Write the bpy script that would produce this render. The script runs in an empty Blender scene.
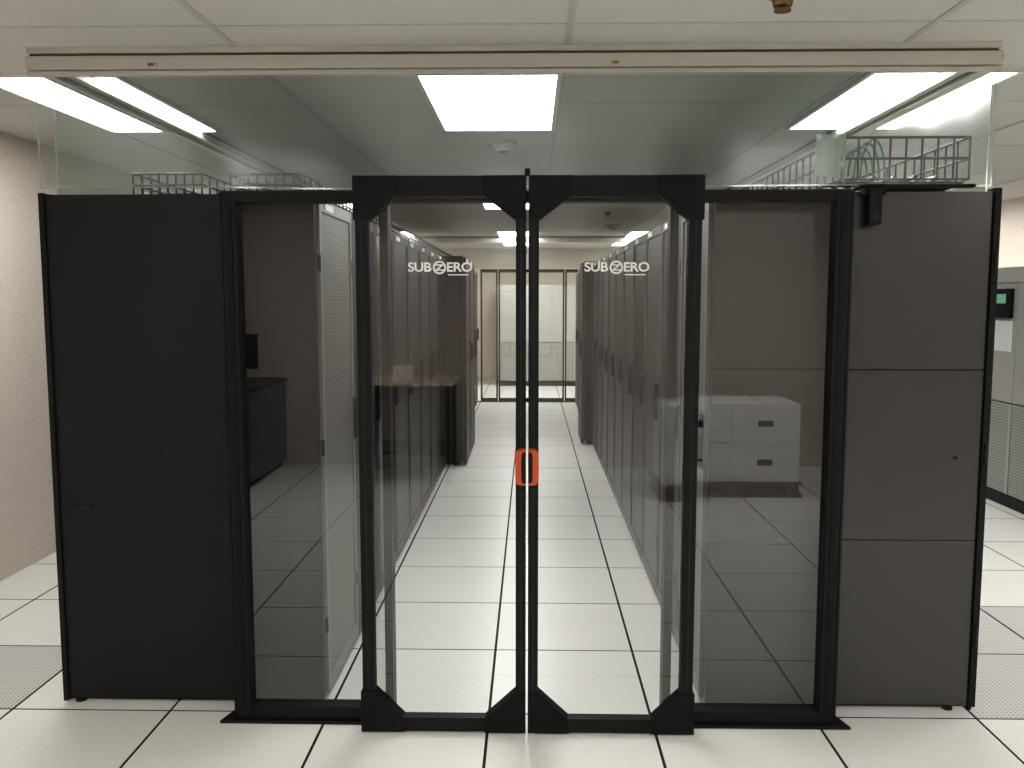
import bpy, math, random
from mathutils import Vector, Matrix
random.seed(4)
S = bpy.context.scene
try:
    S.view_settings.view_transform = 'Standard'
    S.view_settings.look = 'None'
except Exception: pass

# ---------------------------------------------------------------- materials
def new_mat(name):
    m = bpy.data.materials.new(name); m.use_nodes = True
    nt = m.node_tree; nt.nodes.clear()
    out = nt.nodes.new('ShaderNodeOutputMaterial')
    return m, nt, out
def N(nt, t, **kw):
    n = nt.nodes.new(t)
    for k, v in kw.items():
        if k in n.inputs: n.inputs[k].default_value = v
        else: setattr(n, k, v)
    return n
def pbr(name, col, rough=.5, metal=0., spec=.5, noise=0., nscale=20., bump=0., bscale=200., coat=0.):
    m, nt, out = new_mat(name)
    b = N(nt, 'ShaderNodeBsdfPrincipled')
    b.inputs['Base Color'].default_value = (*col, 1)
    b.inputs['Roughness'].default_value = rough
    b.inputs['Metallic'].default_value = metal
    b.inputs['Specular IOR Level'].default_value = spec
    b.inputs['Coat Weight'].default_value = coat
    tc = N(nt, 'ShaderNodeTexCoord')
    if noise > 0:
        n = N(nt, 'ShaderNodeTexNoise', Scale=nscale, Detail=4.)
        nt.links.new(tc.outputs['Object'], n.inputs['Vector'])
        mr = N(nt, 'ShaderNodeMapRange')
        mr.inputs['From Min'].default_value = .3; mr.inputs['From Max'].default_value = .7
        mr.inputs['To Min'].default_value = 1 - noise; mr.inputs['To Max'].default_value = 1 + noise
        nt.links.new(n.outputs['Fac'], mr.inputs['Value'])
        vm = N(nt, 'ShaderNodeVectorMath', operation='SCALE')
        vm.inputs[0].default_value = col
        nt.links.new(mr.outputs['Result'], vm.inputs['Scale'])
        nt.links.new(vm.outputs[0], b.inputs['Base Color'])
    if bump > 0:
        n = N(nt, 'ShaderNodeTexNoise', Scale=bscale, Detail=3.)
        nt.links.new(tc.outputs['Object'], n.inputs['Vector'])
        bp = N(nt, 'ShaderNodeBump', Strength=bump, Distance=.002)
        nt.links.new(n.outputs['Fac'], bp.inputs['Height'])
        nt.links.new(bp.outputs['Normal'], b.inputs['Normal'])
    nt.links.new(b.outputs[0], out.inputs[0])
    return m
def perf(name, col, hole, pitch, rad, axes, rough=.45, spec=.5, metal=0.):
    """perforated sheet: regular round holes, axes = the two object axes of the sheet"""
    m, nt, out = new_mat(name)
    b = N(nt, 'ShaderNodeBsdfPrincipled'); b.inputs['Roughness'].default_value = rough
    b.inputs['Specular IOR Level'].default_value = spec; b.inputs['Metallic'].default_value = metal
    tc = N(nt, 'ShaderNodeTexCoord'); sx = N(nt, 'ShaderNodeSeparateXYZ')
    nt.links.new(tc.outputs['Object'], sx.inputs[0])
    c = N(nt, 'ShaderNodeCombineXYZ')
    nt.links.new(sx.outputs[axes[0]], c.inputs[0]); nt.links.new(sx.outputs[axes[1]], c.inputs[1])
    sc = N(nt, 'ShaderNodeVectorMath', operation='SCALE'); sc.inputs['Scale'].default_value = 1 / pitch
    fr = N(nt, 'ShaderNodeVectorMath', operation='FRACTION')
    sb = N(nt, 'ShaderNodeVectorMath', operation='SUBTRACT'); sb.inputs[1].default_value = (.5, .5, 0)
    ln = N(nt, 'ShaderNodeVectorMath', operation='LENGTH')
    lt = N(nt, 'ShaderNodeMath', operation='LESS_THAN'); lt.inputs[1].default_value = rad
    nt.links.new(c.outputs[0], sc.inputs[0]); nt.links.new(sc.outputs[0], fr.inputs[0])
    nt.links.new(fr.outputs[0], sb.inputs[0]); nt.links.new(sb.outputs[0], ln.inputs[0])
    nt.links.new(ln.outputs['Value'], lt.inputs[0])
    mx = N(nt, 'ShaderNodeMix', data_type='RGBA')
    mx.inputs[6].default_value = (*col, 1); mx.inputs[7].default_value = (*hole, 1)
    nt.links.new(lt.outputs[0], mx.inputs[0]); nt.links.new(mx.outputs[2], b.inputs['Base Color'])
    nt.links.new(b.outputs[0], out.inputs[0])
    return m
def glass(name, tint, refl=.08, rough=0., haze=0., hazecol=(.8, .85, .82), bump=0.):
    m, nt, out = new_mat(name)
    tr = N(nt, 'ShaderNodeBsdfTransparent'); tr.inputs[0].default_value = (*tint, 1)
    gl = N(nt, 'ShaderNodeBsdfGlossy'); gl.inputs['Roughness'].default_value = rough
    gl.inputs['Color'].default_value = (1, 1, 1, 1)
    lw = N(nt, 'ShaderNodeLayerWeight', Blend=.5)
    pw = N(nt, 'ShaderNodeMath', operation='POWER'); pw.inputs[1].default_value = 5
    ma = N(nt, 'ShaderNodeMath', operation='MULTIPLY_ADD')
    ma.inputs[1].default_value = 1 - refl; ma.inputs[2].default_value = refl
    nt.links.new(lw.outputs['Facing'], pw.inputs[0]); nt.links.new(pw.outputs[0], ma.inputs[0])
    mx = N(nt, 'ShaderNodeMixShader')
    nt.links.new(ma.outputs[0], mx.inputs[0])
    base = tr
    if haze > 0:
        df = N(nt, 'ShaderNodeBsdfDiffuse'); df.inputs[0].default_value = (*hazecol, 1)
        tl = N(nt, 'ShaderNodeBsdfTranslucent'); tl.inputs[0].default_value = (*hazecol, 1)
        a = N(nt, 'ShaderNodeMixShader'); a.inputs[0].default_value = .5
        nt.links.new(df.outputs[0], a.inputs[1]); nt.links.new(tl.outputs[0], a.inputs[2])
        h = N(nt, 'ShaderNodeMixShader'); h.inputs[0].default_value = haze
        nt.links.new(tr.outputs[0], h.inputs[1]); nt.links.new(a.outputs[0], h.inputs[2])
        base = h
    if bump > 0:
        tc = N(nt, 'ShaderNodeTexCoord')
        n = N(nt, 'ShaderNodeTexNoise', Scale=1.8, Detail=1.)
        mp = N(nt, 'ShaderNodeMapping'); mp.inputs['Scale'].default_value = (1, 1, 2.2); mp.inputs['Rotation'].default_value = (0, .5, 0)
        nt.links.new(tc.outputs['Object'], mp.inputs[0]); nt.links.new(mp.outputs[0], n.inputs['Vector'])
        bp = N(nt, 'ShaderNodeBump', Strength=bump, Distance=.05)
        nt.links.new(n.outputs['Fac'], bp.inputs['Height']); nt.links.new(bp.outputs['Normal'], gl.inputs['Normal'])
    nt.links.new(base.outputs[0], mx.inputs[1]); nt.links.new(gl.outputs[0], mx.inputs[2])
    nt.links.new(mx.outputs[0], out.inputs[0])
    return m
def emit(name, col, st):
    m, nt, out = new_mat(name)
    e = N(nt, 'ShaderNodeEmission', Strength=st); e.inputs[0].default_value = (*col, 1)
    nt.links.new(e.outputs[0], out.inputs[0]); return m

M_tile = pbr('floor_laminate', (.77, .765, .735), .30, spec=.5, noise=.04, nscale=60)
M_seam = pbr('floor_seam', (.006, .006, .006), .8, spec=.2)
M_perft = perf('perforated_tile', (.58, .575, .56), (.26, .26, .26), .018, .28, (0, 1), .4)
M_ceil = pbr('ceiling_tile', (.60, .59, .56), .9, spec=.1, noise=.04, nscale=90, bump=.4, bscale=300)
M_tbar = pbr('ceiling_tbar', (.45, .44, .42), .5)
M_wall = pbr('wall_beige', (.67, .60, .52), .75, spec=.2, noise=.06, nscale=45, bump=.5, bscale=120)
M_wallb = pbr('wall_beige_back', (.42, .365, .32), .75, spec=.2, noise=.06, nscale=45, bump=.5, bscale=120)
M_trim = pbr('baseboard_vinyl', (.45, .40, .34), .5)
M_black = pbr('black_anodised', (.005, .005, .005), .5, spec=.14)
M_gusset = pbr('black_gusset', (.004, .004, .004), .55, spec=.12)
M_rackL = pbr('rack_black_panel', (.0065, .0065, .007), .45, spec=.18, noise=.08, nscale=8)
M_rackR = pbr('rack_grey_panel', (.028, .0265, .0245), .30, spec=.5, noise=.05, nscale=8)
M_rackD = pbr('rack_dark', (.008, .0082, .008), .45, spec=.2)
M_rackF = pbr('rack_frame_grey', (.022, .022, .021), .45, spec=.25)
M_rackB = pbr('rack_frame_taupe', (.046, .043, .039), .45, spec=.3)
M_greyf = pbr('rack_light_frame', (.17, .167, .16), .4)
M_perfD = perf('rack_perf_dark', (.010, .0105, .010), (.002, .002, .002), .012, .36, (1, 2), .42, spec=.2)
M_perfB = perf('rack_perf_taupe', (.036, .034, .031), (.006, .006, .006), .012, .32, (1, 2), .42, spec=.28)
M_perfG = perf('rack_perf_grey', (.13, .128, .12), (.025, .025, .025), .014, .30, (1, 2), .4)
M_label = pbr('label_white', (.7, .7, .66), .5)
M_yel = pbr('label_yellow', (.6, .40, .15), .5)
M_alu = pbr('rail_painted', (.50, .48, .43), .35, spec=.5)
M_dalu = pbr('rail_slot', (.10, .095, .085), .5)
M_wire = pbr('tray_wire', (.010, .010, .010), .4, metal=.3)
M_orange = pbr('handle_orange', (.46, .060, .015), .5, spec=.3)
M_light = emit('light_diffuser', (1, .985, .945), 20.0)
M_lframe = pbr('light_frame', (.7, .68, .64), .4)
M_white = pbr('unit_white', (.44, .435, .40), .45, noise=.02)
M_wgrill = perf('unit_grille', (.40, .395, .365), (.12, .12, .11), .022, .32, (1, 2), .5)
M_screen = pbr('screen_black', (.005, .005, .005), .25, spec=.2)
M_green = emit('screen_green', (.25, .6, .35), .5)
M_paper = pbr('paper', (.90, .92, .95), .8)
M_carton = pbr('carton_white', (.84, .83, .81), .6, noise=.04, nscale=6)
M_wood = pbr('pallet_wood', (.12, .07, .035), .7, noise=.2, nscale=10)
M_blue = pbr('cabinet_blue', (.055, .080, .115), .5)
M_tan = pbr('table_top', (.70, .56, .40), .45)
M_brass = pbr('brass', (.22, .14, .055), .4, metal=.7)
M_cableG = pbr('cable_green', (.05, .24, .14), .45)
M_glassF = glass('glass_fixed', (.74, .755, .745), .085)
M_glassD = glass('glass_door', (.90, .91, .90), .08)
M_pvc = glass('curtain_pvc', (.82, .85, .84), .05, rough=.22, haze=.05, hazecol=(.55, .60, .56), bump=.10)
M_pvcS = glass('curtain_pvc_side', (.82, .86, .84), .05, rough=.2, haze=.07, hazecol=(.45, .5, .46), bump=.08)
M_pvcE = glass('curtain_pvc_edge', (.40, .58, .48), .10, rough=.1, haze=.35, hazecol=(.38, .52, .42))
M_logo = pbr('logo_white', (.75, .75, .73), .5)

# ---------------------------------------------------------------- builder
class B:
    def __init__(s): s.v = []; s.f = []; s.m = []; s.mats = []
    def mi(s, m):
        if m not in s.mats: s.mats.append(m)
        return s.mats.index(m)
    def add(s, vs, fs, m):
        o = len(s.v); s.v += [tuple(v) for v in vs]; k = s.mi(m)
        for f in fs: s.f.append([o + i for i in f]); s.m.append(k)
    def box(s, x0, x1, y0, y1, z0, z1, m):
        vs = [(x, y, z) for x in (x0, x1) for y in (y0, y1) for z in (z0, z1)]
        s.add(vs, [(0, 1, 3, 2), (4, 6, 7, 5), (0, 4, 5, 1), (2, 3, 7, 6), (0, 2, 6, 4), (1, 5, 7, 3)], m)
    def prism(s, pts, axis, a, b, m):
        def P(p, t):
            return {'y': (p[0], t, p[1]), 'z': (p[0], p[1], t), 'x': (t, p[0], p[1])}[axis]
        n = len(pts); vs = [P(p, a) for p in pts] + [P(p, b) for p in pts]
        fs = [tuple(range(n))[::-1], tuple(range(n, 2 * n))] + [(i, (i + 1) % n, n + (i + 1) % n, n + i) for i in range(n)]
        s.add(vs, fs, m)
    def cyl(s, p, q, r, m, n=10, r2=None):
        p = Vector(p); q = Vector(q); d = (q - p).normalized(); r2 = r if r2 is None else r2
        u = d.orthogonal().normalized(); w = d.cross(u)
        vs = []
        for c, rr in ((p, r), (q, r2)):
            for i in range(n):
                a = 2 * math.pi * i / n; vs.append(c + (u * math.cos(a) + w * math.sin(a)) * rr)
        fs = [tuple(range(n))[::-1], tuple(range(n, 2 * n))] + [(i, (i + 1) % n, n + (i + 1) % n, n + i) for i in range(n)]
        s.add(vs, fs, m)
    def mesh(s, name):
        me = bpy.data.meshes.new(name); me.from_pydata(s.v, [], s.f)
        for m in s.mats: me.materials.append(m)
        me.polygons.foreach_set('material_index', s.m); me.update()
        import bmesh
        bm = bmesh.new(); bm.from_mesh(me); bmesh.ops.recalc_face_normals(bm, faces=bm.faces); bm.to_mesh(me); bm.free()
        return me
    def obj(s, name, parent=None, bevel=0., loc=None):
        o = bpy.data.objects.new(name, s.mesh(name)); S.collection.objects.link(o)
        if parent: o.parent = parent
        if loc: o.location = loc
        if bevel:
            b = o.modifiers.new('bevel', 'BEVEL'); b.width = bevel; b.segments = 2; b.limit_method = 'ANGLE'
            b.harden_normals = False
        return o
def inst(me, name, loc=(0, 0, 0), rotz=0., bevel=0.):
    o = bpy.data.objects.new(name, me); S.collection.objects.link(o); o.location = loc; o.rotation_euler = (0, 0, rotz)
    if bevel:
        b = o.modifiers.new('bevel', 'BEVEL'); b.width = bevel; b.segments = 2; b.limit_method = 'ANGLE'
    return o

# ---------------------------------------------------------------- room
XL, XR, YB, YF, HC = -2.95, 4.5, -1.9, 16.8, 2.49
TX, TY, T = -.156, 3.20, .61
b = B()
b.box(XL, XR, YB, YF, -.05, -.0012, M_seam)
perfs = {(-4, 0), (3, 0), (3, 1), (4, 1), (4, -1)}
g = .0056
i0 = int(math.floor((XL - TX) / T)); i1 = int(math.ceil((XR - TX) / T))
j0 = int(math.floor((YB - TY) / T)); j1 = int(math.ceil((YF - TY) / T))
for i in range(i0, i1):
    for j in range(j0, j1):
        x0 = max(XL, TX + i * T + g); x1 = min(XR, TX + (i + 1) * T - g)
        y0 = max(YB, TY + j * T + g); y1 = min(YF, TY + (j + 1) * T - g)
        if x1 - x0 < .01 or y1 - y0 < .01: continue
        b.box(x0, x1, y0, y1, -.0012, 0, M_perft if (i, j) in perfs else M_tile)
b.obj('floor')

b = B()
b.box(XL, XR, YB, YF, HC, HC + .05, M_ceil)
x = .13 - 1.22 * 3
while x < XR:
    if x > XL: b.box(x - .012, x + .012, YB, YF, HC - .004, HC, M_tbar)
    x += 1.22
y = 3.68 - .61 * 9
while y < YF:
    if y > YB: b.box(XL, XR, y - .006, y + .006, HC - .0015, HC, M_tbar)
    y += 1.22
b.obj('ceiling')
b = B(); b.box(XL - .1, XL, YB, YF, 0, HC, M_wall); b.obj('wall_left')
b = B(); b.box(XR, XR + .1, YB, YF, 0, HC, M_wall); b.obj('wall_right')
b = B(); b.box(XL - .1, XR + .1, YF, YF + .1, 0, HC, M_wall); b.obj('wall_far')
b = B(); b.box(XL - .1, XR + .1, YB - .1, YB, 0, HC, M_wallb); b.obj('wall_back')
b = B(); b.box(XR - .012, XR, YB, YF, 0, .1, M_trim); b.obj('baseboard_right')
b = B(); b.box(XL, XR, YB, YB + .012, 0, .1, M_trim); b.obj('baseboard_back')

# ---------------------------------------------------------------- ceiling lights
b = B()
w, l = .285, .595
b.box(-w, w, -l, l, -.010, -.004, M_light)
for sx in (-1, 1):
    b.box(min(sx * w, sx * (w + .02)), max(sx * w, sx * (w + .02)), -l - .015, l + .015, -.014, 0, M_lframe)
    b.box(-w, w, min(sx * l, sx * (l + .015)), max(sx * l, sx * (l + .015)), -.014, 0, M_lframe)
lm = b.mesh('ceiling_light')
for cx in (-2.01, -.18, 1.68, 3.51):
    for cy in (-.0, 4.30, 8.57, 12.84):
        inst(lm, 'ceiling_light', (cx, cy, HC))
for cx in (-.18, 1.68): inst(lm, 'ceiling_light', (cx, 14.9, HC))  # extra pair outside the regular rows, added to brighten the far end

def detector(x, y, r, name='smoke_detector'):
    b = B(); b.cyl((x, y, HC), (x, y, HC - .018), r, M_white, 32)
    b.cyl((x, y, HC - .018), (x, y, HC - .05), r * .8, M_white, 32, r * .6)
    b.cyl((x, y, HC - .05), (x, y, HC - .058), r * .3, M_dalu, 20); b.obj(name)
detector(-.17, 5.34, .085); detector(1.05, 11.3, .12)
def sprinkler(x, y):
    b = B(); b.cyl((x, y, HC), (x, y, HC - .008), .045, M_brass, 24)
    b.cyl((x, y, HC - .008), (x, y, HC - .035), .034, M_brass, 16, .028)
    for s in (-1, 1): b.cyl((x + s * .014, y, HC - .03), (x + s * .008, y, HC - .045), .004, M_brass, 8)
    b.cyl((x, y, HC - .045), (x, y, HC - .05), .026, M_brass, 20); b.obj('sprinkler_head')
sprinkler(.765, 2.80); sprinkler(.82, 9.6)

# ---------------------------------------------------------------- racks
RH = 1.955; RW = .602
def rack_mesh(name, depth, doorm, framem, bodym, label=True, card=False):
    """front faces +X at x=0, body goes to x=-depth; y 0..RW"""
    b = B(); z0 = .045
    b.box(-depth + .02, -.03, .004, RW - .004, z0, RH, bodym)
    b.box(-depth, -depth + .018, .01, RW - .01, z0 + .02, RH - .02, bodym)
    b.box(-depth + .06, -.06, .03, RW - .03, .012, z0, M_black)
    for fx in (-depth + .09, -.10):
        for fy in (.06, RW - .06):
            b.cyl((fx, fy, 0), (fx, fy, .012), .028, M_black, 12)
    fw = .035
    b.box(-.028, 0, .006, .006 + fw, z0 - .02, RH - .015, framem)
    b.box(-.028, 0, RW - .006 - fw, RW - .006, z0 - .02, RH - .015, framem)
    b.box(-.028, 0, .006 + fw, RW - .006 - fw, RH - .06, RH - .015, framem)
    b.box(-.028, 0, .006 + fw, RW - .006 - fw, z0 - .02, z0 + .045, framem)
    b.box(-.024, -.006, .006 + fw, RW - .006 - fw, z0 + .045, RH - .06, doorm)
    hy = RW - .03
    b.box(0, .018, hy - .012, hy + .012, .95, 1.13, M_black)
    b.box(.018, .024, hy - .009, hy + .009, .97, 1.11, M_rackD)
    for hz in (.3, 1.0, 1.7):
        b.cyl((-.004, .004, hz - .03), (-.004, .004, hz + .03), .007, M_black, 8)
    if label:
        b.box(0, .0015, .10, .24, RH - .05, RH - .025, M_label)
    if card:
        b.box(-.006, -.004, .18, .34, 1.24, 1.34, M_label)
        b.box(-.006, -.004, .18, .34, 1.55, 1.58, M_yel)
    return b.mesh(name)
mDark = rack_mesh('server_rack', 1.02, M_perfD, M_rackD, M_rackL)
mMid = rack_mesh('server_rack_b', 1.02, M_perfD, M_rackF, M_rackD)
mGl = rack_mesh('server_rack_c', 1.02, M_screen, M_rackD, M_rackL)
mCard = rack_mesh('server_rack_f', 1.02, M_perfD, M_rackD, M_rackL, True, True)
mTaupe = rack_mesh('server_rack_e', 1.02, M_perfB, M_rackB, M_rackD)
mGrey = rack_mesh('server_rack_d', 1.00, M_perfG, M_greyf, M_rackF)
P = .607
XLF, XRF = -.79, .655
Y0 = 3.275
for k in range(16):
    y = Y0 + k * P
    me = [mDark, mMid, mGl, mDark, mMid][k % 5]
    xf = XLF
    if k == 1: me = mCard
    if k in (8, 9): xf = -.60; me = mDark
    if k == 0: me = mGrey
    o = inst(me, 'server_rack', (xf, y, 0), 0, .003)
    if k == 0: o.location.y += .03
for k in range(16):
    y = Y0 + k * P
    me = [mTaupe, mTaupe, mTaupe, mMid, mTaupe][k % 5]
    xf = XRF
    if k in (10,): xf = .54; me = mMid
    if k == 0: me = mGrey
    o = inst(me, 'server_rack', (xf, y + RW, 0), math.pi, .003)
    if k == 0: o.location.y += .03

# end panels of the rows
b = B()
b.box(-1.81, -.80, 3.262, 3.296, .020, 1.95, M_rackL)
b.box(-1.406, -1.4045, 3.2612, 3.263, .03, 1.94, M_rackD)
b.box(-1.80, -.82, 3.27, 3.296, .012, .020, M_black)
b.box(-1.815, -1.795, 3.25, 3.31, .010, 1.955, M_black)
b.box(-1.76, -1.665, 3.259, 3.264, .765, .79, M_black)
b.box(-1.745, -1.68, 3.256, 3.26, .770, .778, M_rackD)
for x in (-1.76, -.86): b.cyl((x, 3.28, 0), (x, 3.28, .02), .02, M_black, 12)
b.obj('rack_end_panel', bevel=.0015)
b = B()
zs = [.020, .665, 1.307, 1.955]
for a, c in zip(zs[:-1], zs[1:]):
    b.box(.67, 1.665, 3.262, 3.296, a + .002, c - .002, M_rackR)
b.box(.68, 1.66, 3.275, 3.296, .012, 1.95, M_black)
b.cyl((1.575, 3.262, .98), (1.575, 3.258, .98), .013, M_rackR, 20); b.cyl((1.575, 3.258, .98), (1.575, 3.256, .98), .006, M_screen, 12)
for x in (.74, 1.60): b.cyl((x, 3.28, 0), (x, 3.28, .02), .02, M_black, 12)
b.obj('rack_end_panel', bevel=.0015)
b = B()
b.box(1.668, 1.692, 3.25, 3.31, .02, 1.965, M_black)
for z in (.3, 1.0, 1.7): b.cyl((1.68, 3.246, z - .04), (1.68, 3.246, z + .04), .005, M_rackD, 10)
b.cyl((1.68, 3.28, 0), (1.68, 3.28, .02), .012, M_black, 12)
b.obj('rack_side_post', bevel=.0015)

# ---------------------------------------------------------------- fixed glass partition
def frame_rect(b, x0, x1, z0, z1, y0, y1, wl, wr, wt, wb, m):
    b.box(x0, x0 + wl, y0, y1, z0, z1, m); b.box(x1 - wr, x1, y0, y1, z0, z1, m)
    b.box(x0 + wl, x1 - wr, y0, y1, z1 - wt, z1, m); b.box(x0 + wl, x1 - wr, y0, y1, z0, z0 + wb, m)
def glassquad(name, x0, x1, z0, z1, y, m, parent):
    b = B(); b.add([(x0, y, z0), (x1, y, z0), (x1, y, z1), (x0, y, z1)], [(0, 1, 2, 3)], m); return b.obj(name, parent)
b = B()
FY0, FY1 = 3.12, 3.19
for s0, s1 in ((-1.09, -.505), (.485, 1.11)):
    wl = .050 if s0 < 0 else .030; wr = .030 if s0 < 0 else .050
    frame_rect(b, s0, s1, .012, 1.945, FY0, FY1, wl, wr, .040, .045, M_black)
    xo = s0 + .015 if s0 < 0 else s1 - .035
    b.box(xo, xo + .02, FY0 - .004, FY0, .05, 1.90, M_gusset)
b.box(-.505, .485, FY0 + .01, FY1, 1.905, 1.945, M_black)
b.prism([(-1.15, 3.10), (-1.08, 3.10), (-1.08, 3.21), (-1.12, 3.21)], 'z', 0, .012, M_black)
b.prism([(1.10, 3.10), (1.17, 3.10), (1.14, 3.21), (1.10, 3.21)], 'z', 0, .012, M_black)
b.box(-1.08, -.505, 3.10, 3.21, 0, .012, M_black); b.box(.485, 1.10, 3.10, 3.21, 0, .012, M_black)
part = b.obj('glass_partition', bevel=.002)
glassquad('pane_1', -1.042, -.534, .055, 1.906, 3.155, M_glassF, part)
glassquad('pane_2', .514, 1.062, .055, 1.906, 3.155, M_glassF, part)
b = B()
b.box(-1.10, -1.092, 3.12, 3.26, .03, 1.94, M_black); b.box(1.112, 1.12, 3.12, 3.26, .03, 1.94, M_black)
b.obj('brush_seal')

# ---------------------------------------------------------------- sliding doors
def door(x0, x1, side):
    b = B(); y0, y1 = 3.045, 3.09; z0, z1 = .008, 1.985
    st_o, st_c = .044, .036
    wl, wr = (st_o, st_c) if side < 0 else (st_c, st_o)
    frame_rect(b, x0, x1, z0, z1, y0, y1, wl, wr, .07, .05, M_black)
    for xx in (x0 + wl * .5, x1 - wr * .5):
        b.box(xx - .003, xx + .003, y0 - .002, y0, z0 + .15, z1 - .15, M_rackD)
    L = .15
    for (cx, sx, w) in ((x0, 1, wl), (x1, -1, wr)):
        for (cz, sz, h) in ((z1, -1, .07), (z0, 1, .05)):
            e = -.006 * sx if cx not in (-.017, -.009) else 0
            pts = [(cx + e, cz), (cx + sx * L, cz), (cx + sx * L, cz + sz * h * .9), (cx + sx * w, cz + sz * L), (cx + e, cz + sz * L)]
            b.prism(pts, 'y', y0 - .008, y1 + .004, M_gusset)
            for (dx, dz) in ((.025, .03), (.11, .03), (.022, .12)):
                px, pz = cx + sx * dx, cz + sz * dz
                b.cyl((px, y0 - .008, pz), (px, y0 - .011, pz), .0055, M_black, 10)
    o = b.obj('sliding_glass_door', bevel=.0015)
    glassquad('door_pane', x0 + wl - .004, x1 - wr + .004, .055, 1.92, 3.068, M_glassD, o)
    h = B(); hx = x1 if side < 0 else x0; d = -1 if side < 0 else 1
    zc = .985; H = .062; W = .037
    outer = []; inner = []
    f = lambda t, p: math.copysign(abs(t) ** p, t)
    for i in range(17):
        a = -math.pi / 2 + math.pi * i / 16
        ca, sa = math.cos(a), math.sin(a)
        outer.append((hx + d * W * f(ca, .35), zc + H * f(sa, .5)))
        inner.append((hx + d * (W - .021) * f(ca, .35), zc + (H - .007) * f(sa, .5)))
    n = len(outer); ya, yb = 3.000, 3.044
    vs = [(p[0], ya, p[1]) for p in outer] + [(p[0], ya, p[1]) for p in inner] + \
         [(p[0], yb, p[1]) for p in outer] + [(p[0], yb, p[1]) for p in inner]
    fs = []
    for i in range(n - 1):
        fs += [(i, i + 1, n + i + 1, n + i), (2 * n + i, 3 * n + i, 3 * n + i + 1, 2 * n + i + 1),
               (i, 2 * n + i, 2 * n + i + 1, i + 1), (n + i, n + i + 1, 3 * n + i + 1, 3 * n + i)]
    fs += [(0, n, 3 * n, 2 * n), (n - 1, 3 * n - 1, 4 * n - 1, 2 * n - 1)]
    h.add(vs, fs, M_orange)
    h.prism([(p[0], p[1]) for p in inner], 'y', 3.003, 3.044, M_gusset)
    h.obj('pull_handle', o)
    lx = -.317 if side < 0 else .293
    for txt, off in (('SUB', -.069), ('ERO', .069)):
        cu = bpy.data.curves.new('logo_text', 'FONT'); cu.body = txt; cu.size = .044; cu.align_x = 'CENTER'; cu.align_y = 'CENTER'
        cu.offset = .0009; cu.extrude = .0004; cu.space_character = .96
        t = bpy.data.objects.new('logo_text', cu); S.collection.objects.link(t); t.parent = o
        t.rotation_euler = (math.pi / 2, 0, 0); t.scale = (1.10, 1, 1); t.location = (lx + off, 3.062, 1.675); cu.materials.append(M_logo)
    q = B(); nn = 28
    ro, ri = .023, .017
    vs = [(lx + rr * math.cos(2 * math.pi * i / nn), 3.062, 1.675 + rr * math.sin(2 * math.pi * i / nn)) for rr in (ro, ri) for i in range(nn)]
    q.add(vs, [(i, (i + 1) % nn, nn + (i + 1) % nn, nn + i) for i in range(nn)], M_logo)
    for pts in ([(-.014, .011), (.014, .011), (.014, .006), (-.014, .006)], [(-.014, -.011), (.014, -.011), (.014, -.006), (-.014, -.006)],
                [(.006, .008), (.014, .008), (-.006, -.008), (-.014, -.008)]):
        q.add([(lx + p[0], 3.0619, 1.675 + p[1]) for p in pts], [(0, 1, 2, 3)], M_logo)
    q.box(lx + .03, lx + .10, 3.0618, 3.0622, 1.648, 1.652, M_logo)
    q.obj('logo_mark', o)
    return o
door(-.605, -.017, -1); door(-.009, .582, 1)
b = B(); b.box(-.022, -.004, 3.055, 3.085, 1.986, 2.01, M_black); b.obj('door_stop', bevel=.002)

# ---------------------------------------------------------------- curtain rails + PVC curtains
def xrail(name, x0, x1, y, zt=HC, h=.10):
    b = B()
    b.box(x0, x1, y, y + .15, zt - .022, zt, M_alu)
    b.box(x0 + .005, x1 - .005, y + .012, y + .14, zt - .036, zt - .022, M_dalu)
    b.box(x0, x1, y - .008, y + .05, zt - .082, zt - .034, M_alu)
    b.box(x0, x1, y + .065, y + .10, zt - .070, zt - .034, M_alu)
    b.box(x0 + .005, x1 - .005, y + .006, y + .04, zt - .092, zt - .082, M_alu)
    b.box(x0, x1, y - .004, y + .012, zt - .104, zt - .088, M_alu)
    n = int((x1 - x0) / 1.25)
    for i in range(n):
        xx = x0 + .47 + i * 1.70
        if xx < x1 - .05:
            b.box(xx - .02, xx + .02, y - .016, y - .008, zt - .078, zt - .060, M_alu)
            b.box(xx - .012, xx + .012, y - .019, y - .016, zt - .074, zt - .064, M_brass)
    return b.obj(name, bevel=.0015)
xrail('curtain_rail', -1.865, 1.695, 3.31)
def yrail(x, y0, y1):
    b = B()
    for k, (dx, w, dz) in enumerate(((-.07, .034, .05), (-.020, .034, .065), (.03, .034, .05))):
        b.box(x + dx, x + dx + w, y0, y1, HC - dz, HC - .015, M_alu)
    b.box(x - .07, x + .064, y0, y1, HC - .015, HC, M_dalu)
    return b.obj('curtain_rail')
yrail(-1.87, 3.47, 13.0); yrail(1.72, 3.47, 13.0)
xrail('curtain_rail', -1.8, 1.7, 13.2)
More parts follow.
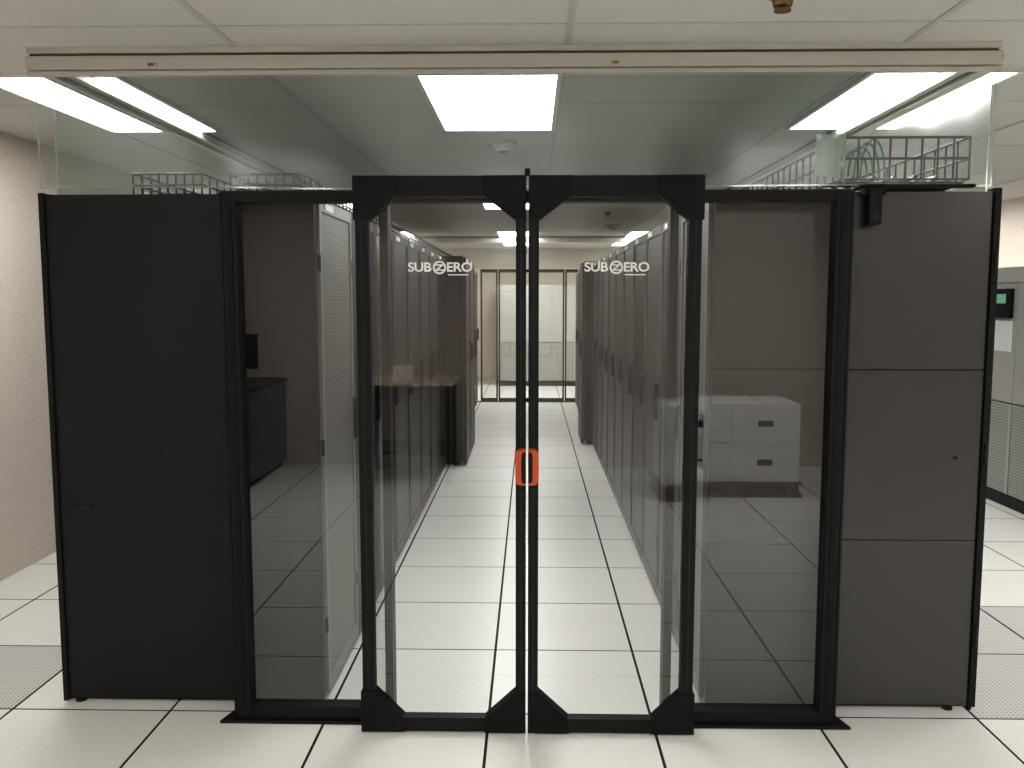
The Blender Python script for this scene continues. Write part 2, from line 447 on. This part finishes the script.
def curtain(name, p0, p1, z0, z1, m, amp=.006, nx=80, nz=10, lower=0., edges=True, freq=1.):
    p0 = Vector(p0); p1 = Vector(p1); d = p1 - p0; nrm = Vector((-d.y, d.x)).normalized()
    vs = []; fs = []
    for i in range(nx + 1):
        t = i / nx; L = d.length * t * freq
        for j in range(nz + 1):
            s = j / nz
            a = amp * (1 - .85 * s) * (math.sin(L * 6.1) + .6 * math.sin(L * 13.7 + 1) + .5 * math.sin(L * 3.1 + s * 5))
            p = p0 + d * t + nrm * a
            zz = z0 + (z1 - z0) * s + (1 - s) * lower * (.5 + .5 * math.sin(L * 2.3 + 1))
            vs.append((p.x, p.y, zz))
    for i in range(nx):
        for j in range(nz):
            k = i * (nz + 1) + j; fs.append((k, k + nz + 1, k + nz + 2, k + 1))
    b = B(); b.add(vs, fs, m)
    if edges:
        for i in range(nx):
            a_ = vs[i * (nz + 1)]; c_ = vs[(i + 1) * (nz + 1)]
            b.add([(a_[0], a_[1] - .001, a_[2]), (c_[0], c_[1] - .001, c_[2]), (c_[0], c_[1] - .001, c_[2] + .006), (a_[0], a_[1] - .001, a_[2] + .006)], [(0, 1, 2, 3)], M_pvcE)
        for e in (0, nx):
            for j in range(nz):
                a_ = vs[e * (nz + 1) + j]; c_ = vs[e * (nz + 1) + j + 1]; w_ = .004 * (1 if e == 0 else -1)
                b.add([(a_[0], a_[1] - .001, a_[2]), (a_[0] + w_, a_[1] - .001, a_[2]), (c_[0] + w_, c_[1] - .001, c_[2]), (c_[0], c_[1] - .001, c_[2])], [(0, 1, 2, 3)], M_pvcE)
    o = b.obj(name)
    for p in o.data.polygons: p.use_smooth = True
    return o
curtain('strip_curtain', (-1.85, 3.33), (1.69, 3.33), 1.97, 2.383, M_pvc, .006, 160, 12, .012)
curtain('strip_curtain', (-1.87, 3.50), (-1.87, 13.0), 1.97, 2.42, M_pvcS, .006, 160, 6)
curtain('strip_curtain', (1.76, 3.50), (1.76, 13.0), 1.97, 2.42, M_pvcS, .006, 160, 6)
curtain('strip_curtain', (-1.78, 13.24), (1.68, 13.24), 2.02, 2.383, M_pvcS, .006, 60, 6)
curtain('strip_curtain', (1.08, 3.44), (1.195, 3.44), 1.985, 2.19, M_pvcE, .016, 60, 8, .05, False, 9.)

# ---------------------------------------------------------------- cable trays (wire baskets)
def tray(x0, x1, y0, y1, z0, z1, legs, cable=None):
    b = B(); r = .0045; n = 8
    for i in range(n + 1):
        x = x0 + (x1 - x0) * i / n
        b.cyl((x, y0, z0), (x, y1, z0), r, M_wire, 6)
    for z in (z0 + (z1 - z0) / 2, z1):
        for x in (x0, x1): b.cyl((x, y0, z), (x, y1, z), r * 1.2, M_wire, 6)
    y = y0
    while y <= y1 + 1e-4:
        b.cyl((x0, y, z0), (x1, y, z0), r, M_wire, 6)
        for x in (x0, x1): b.cyl((x, y, z0), (x, y, z1), r, M_wire, 6)
        y += .10
    for z in (z0 + (z1 - z0) / 2, z1): b.cyl((x0, y0, z), (x1, y0, z), r * 1.2, M_wire, 6)
    for i in range(1, n): 
        x = x0 + (x1 - x0) * i / n; b.cyl((x, y0, z0), (x, y0, z1), r, M_wire, 6)
    for yy in legs:
        for x in (x0 + .04, x1 - .08): b.box(x - .012, x + .012, yy, yy + .025, 1.957, z0 - .002, M_wire)
        b.box(x0, x1, yy, yy + .025, z0 - .024, z0 - .003, M_wire)
    for k in range(5):
        x = x0 + .08 + k * (x1 - x0 - .16) / 4
        px, py = x, y0 + .10
        steps = 24; zc = z0 + .018
        for q in range(steps):
            ny = py + (y1 - y0 - .12) / steps; nxx = x + .02 * math.sin(q * 1.1 + k)
            b.cyl((px, py, zc), (nxx, ny, zc), .011, cable if (cable and k % 2 == 0) else M_black, 6)
            px, py = nxx, ny
    if cable:   # slack loops of patch cable near the open end
        for k in range(4):
            cx = x0 + .07 + k * .035; pts = []
            for q in range(15):
                a = math.pi * q / 14
                pts.append((cx + .05 * math.cos(a), y0 + .06 + .03 * k, z0 + .02 + (.10 + .02 * k) * math.sin(a)))
            for p, q2 in zip(pts[:-1], pts[1:]): b.cyl(p, q2, .005, cable, 6)
    return b.obj('wire_cable_tray')
tray(1.21, 1.70, 3.52, 12.9, 2.03, 2.19, [3.56, 5.2, 7, 9, 11], M_cableG)
tray(-1.84, -1.52, 4.1, 12.9, 2.04, 2.14, [4.15, 6.4, 8.2, 10, 12])
tray(-1.42, -1.08, 4.2, 12.9, 2.05, 2.15, [4.25, 6.4, 8.2, 10, 12])

# door closer on the right rack top
b = B()
b.box(1.17, 1.58, 3.215, 3.248, 1.962, 1.975, M_black)
b.box(1.20, 1.245, 3.195, 3.248, 1.83, 1.955, M_black)
b.box(1.185, 1.262, 3.205, 3.250, 1.935, 1.975, M_gusset)
b.box(1.20, 1.50, 3.24, 3.36, 1.9575, 1.965, M_gusset)
b.cyl((1.222, 3.19, 1.86), (1.222, 3.20, 1.86), .012, M_rackD, 16)
b.obj('door_closer', bevel=.003)

# ---------------------------------------------------------------- far end doors
b = B(); FY = 13.25
for x0, x1 in ((-.76, -.50), (-.49, -.0), (.01, .50), (.51, .70)):
    frame_rect(b, x0, x1, .01, 2.0, FY, FY + .05, .025, .025, .05, .05, M_black)
b.box(-.8, .74, FY - .03, FY + .08, 0, .01, M_black)
far = b.obj('glass_door')
for i, (x0, x1) in enumerate(((-.735, -.525), (-.465, -.025), (.035, .475), (.535, .675))):
    glassquad('far_pane_%d' % i, x0, x1, .06, 1.95, FY + .025, M_glassD, far)

# ---------------------------------------------------------------- cooling units
def crac(loc, L, D, H, yc):
    b = B()
    b.box(.01, D, 0.02, L - .02, 0, .09, M_black)
    n = 3; w = L / n
    for i in range(n):
        b.box(0, .03, i * w + .004, (i + 1) * w - .004, .10, .78, M_wgrill)
        b.box(-.004, .0, i * w + .004, i * w + .03, .10, .78, M_white)
        b.box(0, .03, i * w + .004, (i + 1) * w - .004, .79, H - .12, M_white)
    b.box(.03, D, 0, L, .09, H, M_white)
    b.box(-.004, .03, 0, L, H - .115, H, M_white)
    b.box(-.03, .0, yc - .16, yc + .16, 1.42, 1.64, M_screen)
    b.box(-.033, -.03, yc - .10, yc + .10, 1.53, 1.60, M_green)
    b.cyl((-.03, yc + .06, 1.46), (-.036, yc + .06, 1.46), .012, M_rackF, 12)
    b.box(-.008, -.001, yc - .16, yc + .16, 1.17, 1.40, M_paper)
    return b.obj('air_conditioning_unit', bevel=.003, loc=loc)
crac((3.58, 5.15, 0), 2.15, .85, 1.80, 1.64)
c = crac((1.5, 15.7, 0), 2.1, .85, 1.80, .3); c.rotation_euler = (0, 0, math.pi / 2)

# ---------------------------------------------------------------- things behind the photographer (seen as reflections)
D0 = .22
b = B()
for x in (1.02, 1.52, 2.02): b.box(x, x + .1, -1.45 + D0, -.80 + D0, .03, .10, M_wood)
for y in (-1.45, -1.22, -1.0, -.86): b.box(1.0, 2.14, y + D0, (y + .1 if y < -.9 else -.78) + D0, .10, .12, M_wood)
b.box(1.0, 2.14, -1.45 + D0, -.78 + D0, 0, .03, M_wood)
b.obj('pallet')
b = B()
for x0, x1 in ((1.03, 1.58), (1.585, 2.12)):
    for z0, z1 in ((.122, .43), (.433, .74)): b.box(x0, x1, -1.42 + D0, -.82 + D0, z0, z1, M_carton)
for x in (1.30, 1.85):
    for z in (.25, .56): b.box(x - .06, x + .06, -.82 + D0, -.816 + D0, z, z + .05, M_rackF)
    b.box(x - .03, x + .03, -1.42 + D0, -.82 + D0, .74, .742, M_tan)
b.obj('carton_stack', bevel=.004)
b = B()
b.box(-2.92, -2.30, -1.85, -.80, .06, .80, M_blue); b.box(-2.90, -2.34, -1.83, -.84, 0, .06, M_black)
b.box(-2.93, -2.28, -1.86, -.78, .80, .83, M_rackF)
for k in range(2):
    b.box(-2.90 + k * .30, -2.62 + k * .30, -.80, -.79, .10, .77, M_blue); b.box(-2.64 + k * .06, -2.63 + k * .06, -.79, -.77, .4, .5, M_alu)
b.obj('storage_cabinet', bevel=.004)
b = B()
b.box(-2.82, -2.36, -1.25, -1.21, .96, 1.26, M_screen); b.box(-2.62, -2.56, -1.27, -1.24, .85, 1.03, M_black); b.box(-2.70, -2.48, -1.35, -1.15, .832, .85, M_black)
b.obj('computer_monitor', bevel=.004)
b = B()
b.box(-1.45, -.65, -1.85, -1.15, .84, .87, M_tan)
for x in (-1.42, -.72):
    for y in (-1.82, -1.22): b.box(x, x + .04, y, y + .04, 0, .84, M_black)
b.box(-1.40, -.70, -1.80, -1.20, .25, .28, M_rackF)
b.obj('work_table', bevel=.003)
b = B(); b.box(-1.18, -1.02, -1.5, -1.35, .872, .99, M_carton); b.box(-1.11, -1.09, -1.5, -1.35, .99, .992, M_tan); b.obj('small_carton', bevel=.002)

# ---------------------------------------------------------------- world + camera
w = bpy.data.worlds.new('world'); S.world = w; w.use_nodes = True
w.node_tree.nodes['Background'].inputs[0].default_value = (.5, .5, .5, 1); w.node_tree.nodes['Background'].inputs[1].default_value = .1
cam = bpy.data.cameras.new('camera'); co = bpy.data.objects.new('camera', cam); S.collection.objects.link(co)
cam.sensor_width = 36; cam.lens = 880 / 1024 * 36; cam.clip_start = .05
co.location = (0, 0, 1.57)
co.rotation_euler = (math.radians(90 - 5.58), 0, math.atan(19 / 880))
S.camera = co
